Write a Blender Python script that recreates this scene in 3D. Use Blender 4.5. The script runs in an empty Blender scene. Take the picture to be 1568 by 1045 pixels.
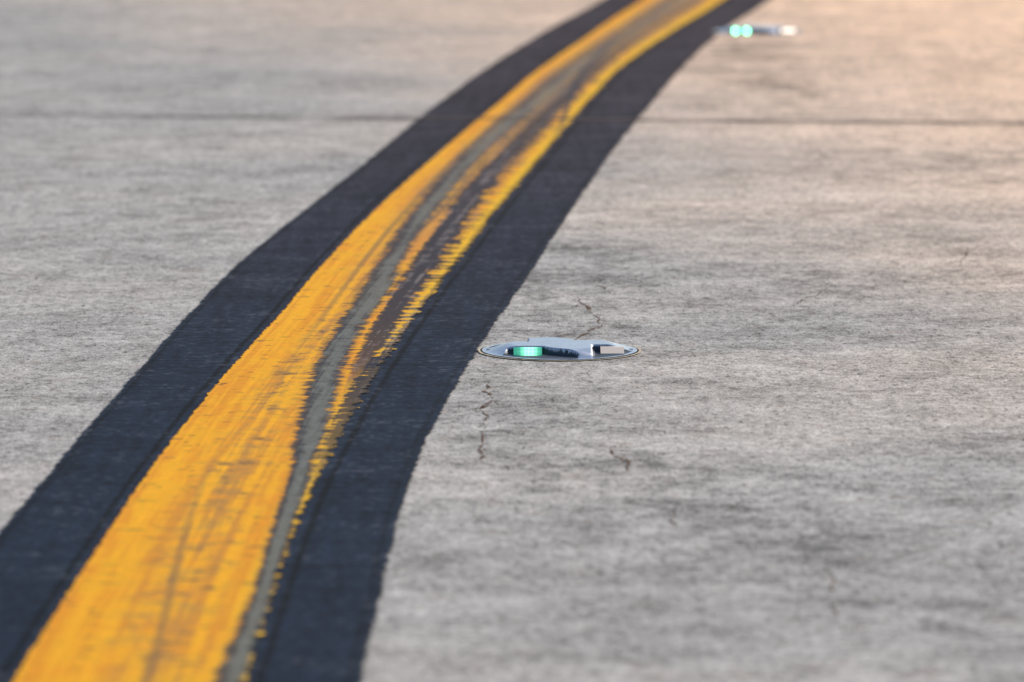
import bpy, bmesh, math, random
import numpy as np
from mathutils import Vector
random.seed(4); np.random.seed(4)
sc=bpy.context.scene
# ---------------- camera (origin of the image-pixel projection) ----------------
H=1.36; F=8711.0; P=math.atan(0.1264); sp,cp=math.sin(P),math.cos(P)
def G(u,v):
    """image pixel, projected through the camera -> fixed point on the pavement, metres"""
    y=v-522.5; t=H/(F*sp+y*cp); return ((u-784)*t,(F*cp-y*sp)*t)
def YV(v): return G(784,v)[1]
def link(o): bpy.context.collection.objects.link(o); return o

# ---------------- node helpers ----------------
class NT:
    def __init__(s,name):
        s.m=bpy.data.materials.new(name); s.m.use_nodes=True; s.t=s.m.node_tree; s.n=s.t.nodes; s.n.clear()
        s.out=s.n.new('ShaderNodeOutputMaterial')
        s.tc=s.n.new('ShaderNodeTexCoord').outputs['Object']
    def put(s,inp,v):
        if isinstance(v,bpy.types.NodeSocket): s.t.links.new(v,inp)
        elif v is not None: inp.default_value=v
    def math(s,op,a,b=None,c=None,clamp=False):
        n=s.n.new('ShaderNodeMath'); n.operation=op; n.use_clamp=clamp
        s.put(n.inputs[0],a)
        if b is not None: s.put(n.inputs[1],b)
        if c is not None: s.put(n.inputs[2],c)
        return n.outputs[0]
    def add(s,a,b): return s.math('ADD',a,b)
    def mul(s,a,b): return s.math('MULTIPLY',a,b)
    def noise(s,scale,det=3,rough=.55,off=(0,0,0),dist=0,rot=0):
        mp=s.n.new('ShaderNodeMapping'); s.t.links.new(s.tc,mp.inputs[0])
        mp.inputs['Scale'].default_value=scale; mp.inputs['Location'].default_value=off; mp.inputs['Rotation'].default_value=(0,0,rot)
        n=s.n.new('ShaderNodeTexNoise'); s.t.links.new(mp.outputs[0],n.inputs['Vector'])
        if scale[2]==1: n.noise_dimensions='2D'
        n.inputs['Scale'].default_value=1; n.inputs['Detail'].default_value=det; n.inputs['Roughness'].default_value=rough; n.inputs['Distortion'].default_value=dist
        return n.outputs[0]
    def sm(s,x,a,b,lo=0,hi=1):
        n=s.n.new('ShaderNodeMapRange'); n.interpolation_type='SMOOTHSTEP'; s.put(n.inputs[0],x)
        n.inputs[1].default_value=a;n.inputs[2].default_value=b;n.inputs[3].default_value=lo;n.inputs[4].default_value=hi
        return n.outputs[0]
    def attr(s,name):
        n=s.n.new('ShaderNodeAttribute'); n.attribute_name=name; return n.outputs['Fac']
    def mix(s,f,a,b,bt='MIX'):
        n=s.n.new('ShaderNodeMix'); n.data_type='RGBA'; n.blend_type=bt
        s.put(n.inputs[0],f)
        for i,v in ((6,a),(7,b)):
            if isinstance(v,tuple): n.inputs[i].default_value=(*v,1)
            else: s.t.links.new(v,n.inputs[i])
        return n.outputs[2]
    def scale(s,col,f):
        n=s.n.new('ShaderNodeVectorMath'); n.operation='SCALE'
        if isinstance(col,tuple): n.inputs[0].default_value=col
        else: s.t.links.new(col,n.inputs[0])
        s.put(n.inputs[3],f); return n.outputs[0]
    def bsdf(s,col,rough=.6,spec=.5,metal=0,bump=None,bd=.002,bs=1,alpha=None,em=None,es=0):
        b=s.n.new('ShaderNodeBsdfPrincipled')
        if isinstance(col,tuple): b.inputs['Base Color'].default_value=(*col,1)
        else: s.t.links.new(col,b.inputs['Base Color'])
        s.put(b.inputs['Roughness'],rough); s.put(b.inputs['Specular IOR Level'],spec); b.inputs['Metallic'].default_value=metal
        if bump is not None:
            bn=s.n.new('ShaderNodeBump'); bn.inputs['Strength'].default_value=bs; bn.inputs['Distance'].default_value=bd
            s.t.links.new(bump,bn.inputs['Height']); s.t.links.new(bn.outputs[0],b.inputs['Normal'])
        if em is not None:
            if isinstance(em,tuple): b.inputs['Emission Color'].default_value=(*em,1)
            else: s.t.links.new(em,b.inputs['Emission Color'])
            s.put(b.inputs['Emission Strength'],es)
        if alpha is not None: s.put(b.inputs['Alpha'],alpha)
        s.t.links.new(b.outputs[0],s.out.inputs[0]); return s.m

# ---------------- line edges and streaks, traced in image pixels ----------------
LO=[(1010,-60),(925,0),(850,40),(800,70),(740,108),(690,145),(650,175),(610,208),(560,250),(500,297),(455,332),(410,366),(366,401),(328,441),(280,492),(240,535),(195,590),(160,625),(120,672),(80,722),(40,768),(0,815),(-60,890),(-120,975),(-180,1060),(-230,1140)]
YL=[(1060,-60),(985,0),(940,28),(895,60),(850,90),(805,122),(775,150),(735,182),(700,212),(655,250),(615,285),(575,322),(530,368),(490,410),(455,452),(425,488),(385,530),(350,568),(315,610),(280,655),(245,700),(215,740),(185,785),(150,840),(110,900),(65,970),(20,1045),(-40,1140)]
YR=[(1190,-60),(1110,0),(1045,40),(1000,68),(945,108),(905,150),(880,180),(850,215),(800,275),(750,335),(705,395),(665,445),(625,500),(590,552),(560,598),(530,650),(500,705),(478,750),(455,800),(430,870),(405,945),(372,1045),(340,1140)]
RO=[(1260,-60),(1180,0),(1125,35),(1085,65),(1050,98),(1020,132),(990,168),(955,210),(930,243),(890,300),(860,345),(830,390),(800,437),(765,485),(735,530),(705,580),(678,625),(655,670),(635,715),(620,755),(607,800),(597,850),(585,900),(570,965),(553,1045),(530,1140)]
S={'s1':[(1140,.93,.07,.9),(1045,.94,.06,.95),(900,.955,.05,.95),(820,.94,.06,.95),(740,.9,.065,.97),(680,.83,.085,.97),(600,.72,.105,.97),(520,.60,.10,.97),(450,.56,.105,.95),(400,.49,.10,.95),(350,.44,.10,.95),(300,.38,.105,.92),(250,.34,.11,.9),(200,.35,.13,.85),(150,.40,.15,.8),(100,.43,.15,.7),(50,.45,.14,.6),(-60,.45,.14,.5)],
's2':[(1140,.9,.02,0),(610,.90,.03,0),(570,.88,.07,.9),(480,.83,.105,.97),(420,.79,.12,.98),(350,.75,.12,.98),(300,.70,.135,.97),(250,.69,.13,.95),(200,.70,.13,.92),(150,.72,.125,.9),(100,.70,.12,.8),(60,.72,.09,.55),(-60,.7,.08,.4)],
's3':[(1140,1,.03,0),(760,1,.03,0),(700,.99,.05,.8),(600,.98,.08,.95),(540,.99,.06,.9),(450,1,.03,.6),(300,1,.03,.4),(-60,1,.02,0)],
's4':[(1140,.6,.2,.6),(1045,.6,.2,.6),(850,.52,.18,.7),(700,.5,.17,.7),(600,.44,.14,.55),(540,.46,.10,.8),(500,.43,.10,.7),(450,.38,.08,.4),(400,.3,.08,.25),(-60,.3,.08,.3)],
's5':[(1140,.6,.02,.6),(1045,.58,.025,.6),(1000,.57,.022,.6),(850,.45,.022,.5),(760,.37,.02,.3),(650,.3,.012,.0),(560,.36,.02,.0),(500,.34,.02,.35),(400,.29,.02,.6),(250,.22,.03,.6),(100,.25,.04,.6),(-60,.3,.04,.4)],
's6':[(1140,.4,.02,0),(470,.45,.02,0),(430,.40,.02,.5),(330,.56,.022,.6),(250,.5,.025,.6),(150,.58,.03,.6),(80,.6,.04,.5),(-60,.65,.04,.4)],
's7':[(1140,.9,.03,0),(215,.97,.03,0),(190,.93,.03,.8),(130,.67,.035,.85),(100,.55,.035,.8),(70,.47,.035,.7),(30,.4,.04,.4),(-60,.3,.04,.2)],
's8':[(1140,.5,.3,0),(460,.5,.26,0),(300,.48,.30,.35),(200,.5,.30,.65),(100,.5,.32,.75),(-60,.5,.34,.65)]}
rows=np.concatenate([np.arange(-2,6.4,.2),np.arange(6.4,23.5,.025),np.arange(23.5,60,.5)])
def edge(tr,sg=.22):
    p=np.array(sorted([G(*q)[::-1] for q in tr])); ys,xs=p[:,0],p[:,1]
    s0=(xs[2]-xs[0])/(ys[2]-ys[0]); s1=(xs[-1]-xs[-3])/(ys[-1]-ys[-3])
    fy=np.arange(-3,61,.02); fx=np.interp(fy,ys,xs)
    fx=np.where(fy<ys[0],xs[0]+s0*(fy-ys[0]),fx); fx=np.where(fy>ys[-1],xs[-1]+s1*(fy-ys[-1]),fx)
    k=np.arange(-60,61); w=np.exp(-(k*.02)**2/(2*sg**2)); w/=w.sum()
    fx=np.convolve(np.pad(fx,60,mode='reflect',reflect_type='odd'),w,'valid')
    return np.interp(rows,fy,fx)
eLO=edge(LO,.34); eYL,eYR,eRO=[edge(e) for e in (YL,YR,RO)]

def strip(name,a,b,z,attrs,cols=3):
    n=len(rows); fr=np.linspace(0,1,cols)
    X=a[:,None]*(1-fr)+b[:,None]*fr; Y=np.repeat(rows[:,None],cols,1)
    co=np.stack([X,Y,np.full_like(X,z)],-1).reshape(-1,3)
    f=[(i*cols+j,i*cols+j+1,(i+1)*cols+j+1,(i+1)*cols+j) for i in range(n-1) for j in range(cols-1)]
    me=bpy.data.meshes.new(name); me.from_pydata(co.tolist(),[],f)
    for k,v in attrs.items():
        at=me.attributes.new(k,'FLOAT','POINT'); at.data.foreach_set('value',v(X).reshape(-1).astype(np.float32))
    return link(bpy.data.objects.new(name,me))
c_=lambda a:a[:,None]

# ---------------- concrete ----------------
BL=[(870,430,120,60,-.20),(800,665,90,70,-.20),(1150,100,90,45,-.28),(1070,770,80,45,-.26),(1440,255,90,30,-.18),(965,700,60,30,-.22),(1260,890,90,60,-.20),(870,565,170,40,-.14),(1460,380,60,50,-.12),(1250,440,60,30,-.12),(640,860,60,50,-.12),(330,330,60,30,-.10),(1480,950,70,50,-.12),
(1330,298,330,12,.24),(520,100,220,14,.16),(560,157,170,14,.18),(1250,205,300,18,.12),(800,640,100,10,.10),(700,830,90,14,.10)]
def concrete():
    t=NT('brushed_concrete')
    big=t.noise((.7,.8,1),3,.5,(3,7,0)); mid=t.noise((3.2,4,1),4,.65,(1,2,0)); st=t.noise((12,10,1),3,.65,(9,1,0))
    fine=t.noise((52,34,1),3,.75,(2,5,0)); grain=t.noise((230,100,1),1,.6); lines=t.noise((3.5,40,1),2,.6,(4,4,0))
    v=t.add(.98,t.mul(t.add(big,-.5),.3))
    for n,k in ((mid,.85),(st,1.0),(fine,1.45),(grain,1.15),(lines,.25)): v=t.add(v,t.mul(t.add(n,-.5),k))
    sep=t.n.new('ShaderNodeSeparateXYZ'); t.t.links.new(t.tc,sep.inputs[0])
    warp=t.add(t.add(mid,-.5),t.mul(t.add(st,-.5),.6))
    for (u,w,ru,rv,a) in BL:
        gx,gy=G(u,w); rx=ru*H/(F*sp+(w-522.5)*cp); ry=abs(YV(w-rv)-YV(w+rv))/2
        dx=t.math('DIVIDE',t.math('SUBTRACT',sep.outputs[0],gx),rx); dy=t.math('DIVIDE',t.math('SUBTRACT',sep.outputs[1],gy),ry)
        d=t.math('SQRT',t.add(t.mul(dx,dx),t.mul(dy,dy))); d=t.add(d,t.mul(warp,2.6))
        v=t.add(v,t.sm(d,.1,1.4,a,0))
    pit=t.sm(t.noise((75,50,1),1,.5,(8,8,0)),.24,.35); v=t.mul(v,t.add(.45,t.mul(pit,.55)))
    tint=t.sm(big,.35,.65)
    base=t.mix(tint,(.41,.405,.395),(.44,.425,.405))
    warm_glow=t.add(t.mul(sep.outputs[0],.36),t.mul(sep.outputs[1],.078)); warm_glow=t.sm(t.add(warm_glow,t.mul(t.add(big,-.5),.4)),.85,2.2)
    base=t.mix(warm_glow,base,(.92,.65,.46))  # warm glow towards the far right, painted into the concrete base colour
    red=t.sm(t.noise((14,12,1),3,.65,(6,3,0)),.58,.75); base=t.mix(t.mul(red,.30),base,(.28,.20,.155))
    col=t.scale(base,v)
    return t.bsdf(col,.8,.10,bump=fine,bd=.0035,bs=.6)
me=bpy.data.meshes.new('concrete_pavement_ground')
me.from_pydata([(-1500,-1500,0),(1500,-1500,0),(1500,1500,0),(-1500,1500,0)],[],[(0,1,2,3)])
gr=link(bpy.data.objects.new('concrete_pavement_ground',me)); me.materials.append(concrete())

# ---------------- black border paint ----------------
def black():
    t=NT('black_border_paint')
    tick=t.add(t.noise((18,50,1),3,.7),-.5); wav=t.add(t.noise((3,5,1),2,.5),-.5)
    j=t.add(t.mul(tick,.020),t.mul(wav,.008))
    dl,dr,dyl,dyr=[t.attr(k) for k in ('dl','dr','dyl','dyr')]
    a=t.mul(t.sm(t.add(dl,j),-.003,.004),t.sm(t.add(dr,j),-.003,.004))
    fine=t.noise((52,34,1),3,.75,(2,5,0)); mid=t.noise((5,7,1),4,.65); lines=t.noise((1.5,50,1),2,.6,(4,4,0)); strk=t.noise((30,1.5,1),2,.6,(0,3,0))
    v=1.0
    for n,k in ((fine,2.2),(mid,1.4),(lines,.8),(strk,.9)): v=t.add(v,t.mul(t.add(n,-.5),k))
    def line(d,c,w,k):
        e=t.math('ABSOLUTE',t.add(t.add(d,-c),t.mul(j,.5))); return t.sm(e,w*.3,w,k,1)
    v=t.mul(v,line(dyl,-.019,.007,.2)); v=t.mul(v,line(dl,.012,.006,.5)); v=t.mul(v,line(dyr,.022,.008,.25)); v=t.mul(v,line(dr,.016,.006,.6))
    worn=t.sm(t.add(fine,t.mul(t.add(mid,-.5),.7)),.58,.76)
    sep=t.n.new('ShaderNodeSeparateXYZ'); t.t.links.new(t.tc,sep.inputs[0])
    far_sheen=t.sm(sep.outputs[1],9,19)
    base=t.mix(far_sheen,(.011,.021,.042),(.042,.031,.040))  # grazing sheen on the far stretch is painted as a paler, purplish base
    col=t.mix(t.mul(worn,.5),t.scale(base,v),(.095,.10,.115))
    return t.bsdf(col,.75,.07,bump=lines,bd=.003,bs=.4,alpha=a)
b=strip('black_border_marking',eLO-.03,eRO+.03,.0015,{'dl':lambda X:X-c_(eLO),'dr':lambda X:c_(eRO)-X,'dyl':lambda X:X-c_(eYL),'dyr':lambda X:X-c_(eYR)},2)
b.data.materials.append(black())

# ---------------- yellow line ----------------
def sat(k,i):
    p=np.array(sorted([(YV(r[0]),r[i]) for r in S[k]])); q=np.interp(rows,p[:,0],p[:,1])
    kk=np.arange(-12,13); w=np.exp(-(kk*.025)**2/(2*.11**2)); w/=w.sum()
    return np.convolve(np.pad(q,12,mode='edge'),w,'valid')
at={'dl':lambda X:X-c_(eYL),'dr':lambda X:c_(eYR)-X}
for k in S:
    at[k+'e']=(lambda X,k=k:((X-c_(eYL))/c_(eYR-eYL)-c_(sat(k,1)))/c_(sat(k,2)))
    at[k+'a']=(lambda X,k=k:c_(sat(k,3))+0*X)
at['dn']=lambda X:(X-c_(eYL))/c_(eYR-eYL)
def yellow():
    t=NT('worn_yellow_paint')
    tick=t.add(t.noise((10,22,1),3,.7,(1,1,0)),-.5); tick2=t.add(t.noise((34,60,1),2,.6,(1,7,0)),-.5); wav=t.add(t.noise((4,5,1),2,.5),-.5)
    j=t.add(t.add(t.mul(tick,.034),t.mul(tick2,.018)),t.mul(wav,.008))
    alpha=t.mul(t.sm(t.add(t.attr('dl'),t.mul(j,.4)),-.001,.003),t.sm(t.add(t.attr('dr'),j),-.001,.002))
    mid=t.noise((6,7,1),3,.6,(3,3,0)); fine=t.noise((52,34,1),3,.75,(2,5,0)); pat=t.noise((18,16,1),4,.7,(7,1,0))
    # tyre-direction scuffing follows the line itself
    sep=t.n.new('ShaderNodeSeparateXYZ'); t.t.links.new(t.tc,sep.inputs[0])
    cx=t.n.new('ShaderNodeCombineXYZ'); t.t.links.new(t.mul(t.attr('dn'),13),cx.inputs[0]); t.t.links.new(t.mul(sep.outputs[1],.75),cx.inputs[1])
    nz=t.n.new('ShaderNodeTexNoise'); nz.noise_dimensions='2D'; t.t.links.new(cx.outputs[0],nz.inputs['Vector']); nz.inputs['Scale'].default_value=1; nz.inputs['Detail'].default_value=4; nz.inputs['Roughness'].default_value=.7
    st=nz.outputs[0]; stc=t.add(st,-.5)
    nn=t.add(t.mul(tick,1.7),t.mul(tick2,1.3)); nn=t.add(nn,t.mul(stc,1.3))
    def m(k,soft=.35,nk=1.0,comb=False):
        e=t.attr(k+'e')
        if comb: e=t.add(e,t.mul(tick,t.sm(e,-.2,.9,0.2,3.6)))
        e=t.math('ABSOLUTE',e); e=t.add(e,t.mul(nn,nk)); return t.mul(t.sm(e,1-soft,1+soft,1,0),t.attr(k+'a'))
    ydark=t.sm(t.add(t.mul(st,.65),t.mul(mid,.35)),.42,.60)
    ycol=t.mix(ydark,(.93,.45,.010),(.80,.32,.012))
    v=t.add(1,t.mul(t.add(fine,-.5),.35)); v=t.add(v,t.mul(t.add(mid,-.5),.25)); ycol=t.scale(ycol,v)
    rim=t.sm(t.add(t.attr('dr'),t.mul(tick,.05)),.005,.05,1,0); ycol=t.mix(t.mul(rim,.6),ycol,(.90,.60,.014))
    f4=t.mul(m('s4',.9,.6),t.sm(t.add(t.mul(pat,.5),t.mul(st,.5)),.42,.60)); ycol=t.mix(f4,ycol,(.38,.22,.07))
    spots=t.mul(t.sm(t.add(pat,t.mul(tick,.5)),.62,.68),t.sm(t.attr('s4a'),.1,.5)); spots=t.mul(spots,m('s4',1.0,.3)); ycol=t.mix(spots,ycol,(.085,.065,.055))
    edgey=t.sm(t.add(fine,t.mul(tick2,.8)),.38,.62)
    film=t.mul(m('s8',.5,.5),t.sm(t.add(st,t.mul(t.add(fine,-.5),.4)),.34,.58)); ycol=t.mix(film,ycol,(.25,.21,.19))
    halo=t.mul(m('s1',1.1,1.0),t.mul(edgey,.5)); ycol=t.mix(halo,ycol,(.20,.14,.08))
    e1=t.math('ABSOLUTE',t.add(t.attr('s1e'),-.15)); core=t.sm(t.add(t.add(e1,t.mul(stc,2.6)),t.mul(t.add(pat,-.5),1.8)),.1,.9,1,0)
    rub=t.mix(core,(.030,.037,.052),(.135,.155,.15)); rub=t.scale(rub,t.add(.35,t.mul(fine,1.3)))
    rub2=t.mix(t.sm(t.add(pat,t.mul(stc,1.6)),.52,.80),(.022,.025,.042),(.16,.145,.15)); rub2=t.scale(rub2,t.add(.4,t.mul(fine,1.2)))
    col=t.mix(m('s1',.3,.8),ycol,rub); col=t.mix(m('s2',.25,.8,True),col,rub2); col=t.mix(m('s3',.2,1.5),col,rub2)
    col=t.mix(m('s5',.7,.8),col,(.15,.10,.07)); col=t.mix(m('s6',.7,.8),col,(.09,.075,.07)); col=t.mix(m('s7',.7,.8),col,(.05,.05,.06))
    nick=t.sm(t.noise((20,50,1),2,.5,(11,4,0)),.69,.735); nick=t.mul(nick,.8)
    col=t.mix(nick,col,(.07,.05,.04))
    return t.bsdf(col,.7,.10,bump=tick2,bd=.003,bs=.25,alpha=alpha)
y=strip('yellow_centreline_marking',eYL-.02,eYR+.02,.003,at,2)
y.data.materials.append(yellow())

# ---------------- joints between slabs ----------------
def jointmat():
    t=NT('joint_sealant'); n=t.noise((7,60,1),3,.6); n2=t.noise((2.2,1,1),2,.5)
    d=t.math('ABSOLUTE',t.attr('w'))
    a=t.mul(t.sm(t.add(d,t.mul(t.add(n,-.5),1.2)),.0,.9,1,0),t.sm(n2,.35,.6,.3,.8))
    return t.bsdf((.13,.11,.10),.8,.1,alpha=a)
jm=jointmat()
(jx0,jy0),(jx1,jy1)=G(0,178),G(1568,190); sl=(jy1-jy0)/(jx1-jx0); jc=jy0-sl*jx0
me=bpy.data.meshes.new('slab_joint'); vs=[];fs=[];w=[]
for k in range(-6,8):
    for x in range(-20,20):
        i=len(vs)
        for q,s_ in ((x,-1),(x+1,-1),(x+1,1),(x,1)):
            vs.append((q,jc+k*9.2+sl*q+s_*.065,.0042)); w.append(s_)
        fs.append((i,i+1,i+2,i+3))
me.from_pydata(vs,[],fs); a=me.attributes.new('w','FLOAT','POINT'); a.data.foreach_set('value',w)
link(bpy.data.objects.new('slab_joint',me)); me.materials.append(jm)

# ---------------- cracks ----------------
CR=[([(748,588),(742,600),(756,612),(735,628),(748,640),(735,655),(742,668),(733,690),(736,705)],1),([(720,630),(738,626),(762,618)],1),
([(880,452),(890,465),(915,488),(918,500),(895,512),(875,522)],1),([(868,472),(890,465)],.9),([(905,435),(925,440),(935,452)],.7),
([(932,685),(945,700),(962,708),(960,722)],.9),([(1270,435),(1255,450),(1225,462),(1215,470)],.6),([(1485,378),(1475,395),(1470,410)],.5),
([(1040,770),(1025,795),(1045,815)],.6),([(1262,868),(1278,885),(1270,920),(1295,965)],.6),([(600,868),(622,885)],.7),([(1055,752),(1085,742)],.6)]
vs=[];fs=[]
def ribbon(fp,W):
    L=len(fp)
    for i,p in enumerate(fp):
        d=(fp[min(i+1,L-1)]-fp[max(i-1,0)]).normalized(); nrm=Vector((-d.y,d.x)); w_=W*(.3+random.random()**1.5)*min(1,i/3+.2,(L-1-i)/3+.2)
        off=Vector((nrm.x*w_,nrm.y*w_*2.2)); k=len(vs)
        vs.extend([(*(p-off),.001),(*(p+off),.001)])
        if i: fs.append((k-2,k,k+1,k-1))
for c,s in CR:
    pts=[Vector(G(*p)) for p in c]; fp=[]
    for p,q in zip(pts,pts[1:]):
        for i in range(5): fp.append(p.lerp(q,i/5)+Vector((random.gauss(0,.003),random.gauss(0,.009))))
    fp.append(pts[-1]); ribbon(fp,.0034*s)
    for _ in range(max(1,len(pts)//2)):
        s_=random.choice(fp); dx=random.choice((-1,1)); br=[s_]
        for i in range(6): br.append(br[-1]+Vector((dx*random.uniform(-.002,.008),random.gauss(0,.022))))
        ribbon(br,.0016*s)
me=bpy.data.meshes.new('pavement_crack'); me.from_pydata(vs,[],fs)
t=NT('crack_dirt'); n=t.noise((34,24,1),3,.65)
me.materials.append(t.bsdf(t.mix(n,(.12,.055,.03),(.16,.11,.075)),.9,.05,alpha=t.mul(t.sm(n,.38,.56),.8))); link(bpy.data.objects.new('pavement_crack',me))

# ---------------- inset lights ----------------
t=NT('cast_aluminium'); n=t.noise((60,60,60),3,.6); sc_=t.noise((14,200,40),2,.6)
M_al=t.bsdf(t.scale((.64,.68,.74),t.add(t.add(.30,t.mul(n,.8)),t.mul(sc_,.7))),t.sm(n,.3,.7,.22,.42),.5,metal=.85)
t=NT('dark_recess'); M_dk=t.bsdf(t.scale((.055,.068,.09),t.add(.6,t.noise((90,90,90),2,.6))),.5,.25,metal=.2)  # shade inside the lens recesses put into a dark colour; rear lens shares it
t=NT('grout_ring'); n=t.noise((120,80,1),3,.6); M_gr=t.bsdf(t.scale((.62,.54,.40),t.add(.45,n)),.85,.1)
t=NT('dark_gap'); M_gap=t.bsdf((.03,.03,.035),.8,.1)  # thin dark ring marking the gap around the casting
t=NT('steel_bolt'); M_bolt=t.bsdf((.35,.35,.36),.35,.5,metal=1)
def lens_mat(es,split):
    t=NT('green_lens_lit'); sep=t.n.new('ShaderNodeSeparateXYZ'); t.t.links.new(t.tc,sep.inputs[0])
    ax=t.math('ABSOLUTE',sep.outputs[0])
    if split: core=t.sm(t.math('ABSOLUTE',t.add(ax,-.019)),.002,.008,1,0)
    else: core=t.sm(t.math('ABSOLUTE',t.add(sep.outputs[0],-.003)),.004,.025,1,0)
    sx=t.math('SINE',t.mul(sep.outputs[0],900)); sz=t.math('SINE',t.mul(sep.outputs[2],1300))
    rid=t.add(.72,t.mul(t.add(sx,sz),.14)); e=t.mul(rid,t.add(.10 if split else .22,core))
    col=t.mix(core,(.0,.42,.20),(.20,1.0,.50) if split else (.34,1.0,.62))
    return t.bsdf((.05,.4,.25),.15,.5,em=col,es=t.mul(e,es))
def clear_mat(es):
    t=NT('clear_prism_glint'); return t.bsdf((.78,.68,.58),.2,.4,em=(1,.86,.72),es=es)  # reflection in the window painted as pale beige; emission adds to it
def mesh_obj(name,vs,fs,mats,parent,smooth=False,mi=None):
    me=bpy.data.meshes.new(name); me.from_pydata(vs,[],fs)
    for m in mats: me.materials.append(m)
    if mi: 
        for p,i in zip(me.polygons,mi): p.material_index=i
    if smooth:
        for p in me.polygons: p.use_smooth=True
    o=link(bpy.data.objects.new(name,me)); o.parent=parent; return o
def ss(x,a,b):
    q=min(1,max(0,(x-a)/(b-a))); return q*q*(3-2*q)
R=.146; HD=.0130
# light channels: centre x, half width left, half width right, flare to the right, flare to the left, start depth
CH=[(-.060,.036,.028,.062,.018,.044),(.098,.034,.040,.0,.0,.018)]
def chan(x,y):
    k=0
    if y>0: x,y=-x,-y
    a=-y
    for cx,l,r,fl,fl2,st in CH:
        f=ss(a,.05,.115); rr=r+fl*f; ll=l+fl2*f; dx=x-cx
        e=(1-ss(dx-rr,-.001,.006))*(1-ss(-dx-ll,-.001,.006))*ss(a,st,st+.010)
        k=max(k,e)
    return k
def hgt(x,y):
    r=math.hypot(x,y); d=HD*(1-ss(r,.088,R*.98))+.001
    k=chan(x,y); return d*(1-k)+.0012*k
def ring(name,r0,r1,z,mat,par):
    n=128; vs=[]; fs=[]
    for i in range(n):
        a=2*math.pi*i/n; q=1+random.uniform(-.008,.008); vs+= [(r0*math.cos(a),r0*math.sin(a),z),(r1*math.cos(a)*q,r1*math.sin(a)*q,z)]
    for i in range(n):
        k=(i+1)%n; fs.append((2*i,2*i+1,2*k+1,2*k))
    return mesh_obj(name,vs,fs,[mat],par)
def wedge(name,cx,y0,depth,w,hb,lean,mat,par,flip=False):
    prof=[(0,0),(.001,.002),(lean*.85,hb*.88),(lean,hb),(depth,hb),(depth,0)]
    vs=[(s*w/2,py,pz) for s in (-1,1) for py,pz in prof]; n=len(prof)
    fs=[(i,i+n,(i+1)%n+n,(i+1)%n) for i in range(n)]+[tuple(range(n)),tuple(reversed(range(n,2*n)))]
    o=mesh_obj(name,vs,fs,[mat],par); o.location=(cx,y0,.0026)
    if flip: o.rotation_euler=(0,0,math.pi)
    return o
def fixture(px,py,es,ec):
    root=bpy.data.objects.new('inset_taxiway_light',None); link(root); root.location=(px,py,0); root.empty_display_size=.2
    nr,na=80,300; vs=[(0,0,hgt(0,0)+.0016)]; fs=[]; mi=[]
    for i in range(1,nr+1):
        r=R*i/nr
        for k in range(na):
            a=2*math.pi*k/na; x,y=r*math.cos(a),r*math.sin(a); vs.append((x,y,hgt(x,y)+.0016))
    for k in range(na): fs.append((0,1+k,1+(k+1)%na))
    for i in range(nr-1):
        for k in range(na):
            a_=1+i*na+k; b_=1+i*na+(k+1)%na; fs.append((a_,a_+na,b_+na,b_))
    for f_ in fs:
        x=sum(vs[q][0] for q in f_)/len(f_); y=sum(vs[q][1] for q in f_)/len(f_)
        mi.append(1 if chan(x,y)>.25 and math.hypot(x,y)<R*.94 else 0)
    mesh_obj('cast_dome',vs,fs,[M_al,M_dk],root,True,mi)
    ring('rim_gap',R-.002,R+.003,.0021,M_gap,root); ring('grout_edge',R+.003,R+.008,.0018,M_gr,root)
    wedge('green_lens',-.060,-.089,.05,.053,.0108,.036,es,root); wedge('clear_lens',.098,-.070,.050,.044,.0095,.034,ec,root)
    wedge('rear_lens',.060,.089,.05,.053,.0108,.036,M_dk,root,True)
    for a in (90,270,0,180):
        a=math.radians(a); bm=bmesh.new(); bmesh.ops.create_cone(bm,cap_ends=True,segments=6,radius1=.005,radius2=.0044,depth=.002)
        me=bpy.data.meshes.new('bolt'); bm.to_mesh(me); bm.free(); me.materials.append(M_bolt)
        o=link(bpy.data.objects.new('bolt',me)); o.parent=root; bx,by=.134*math.cos(a),.134*math.sin(a); o.location=(bx,by,hgt(bx,by)+.0015)
    return root
fx,fy=G(857,538); fixture(fx,fy,lens_mat(1.7,False),clear_mat(0))
fx,fy=G(1161,49); fixture(fx,fy,lens_mat(17,True),clear_mat(1.6))

# ---------------- light ----------------
w=bpy.data.worlds.new('World'); sc.world=w; w.use_nodes=True; nt=w.node_tree
EL,AZ=math.radians(32),math.radians(48)
sky=nt.nodes.new('ShaderNodeTexSky'); sky.sky_type='NISHITA'; sky.sun_disc=False; sky.sun_elevation=EL; sky.sun_rotation=AZ
bg=nt.nodes['Background']; nt.links.new(sky.outputs[0],bg.inputs[0]); bg.inputs[1].default_value=.115
l=bpy.data.lights.new('sun','SUN'); l.energy=4.2; l.angle=math.radians(.5); l.color=(1,.89,.76); so=link(bpy.data.objects.new('sun',l))
d=Vector((math.sin(AZ)*math.cos(EL),math.cos(AZ)*math.cos(EL),math.sin(EL))); so.rotation_euler=d.to_track_quat('Z','Y').to_euler(); so.location=(5,12,8)
cam=bpy.data.cameras.new('camera'); co=link(bpy.data.objects.new('camera',cam)); cam.sensor_width=36; cam.lens=200; cam.clip_end=5000; cam.clip_start=.05
co.location=(0,0,H); co.rotation_euler=(math.pi/2-P,0,0); cam.dof.use_dof=True; cam.dof.focus_distance=10.6; cam.dof.aperture_fstop=4.6
sc.camera=co
sc.view_settings.view_transform='Standard'; sc.view_settings.look='None'; sc.view_settings.exposure=0
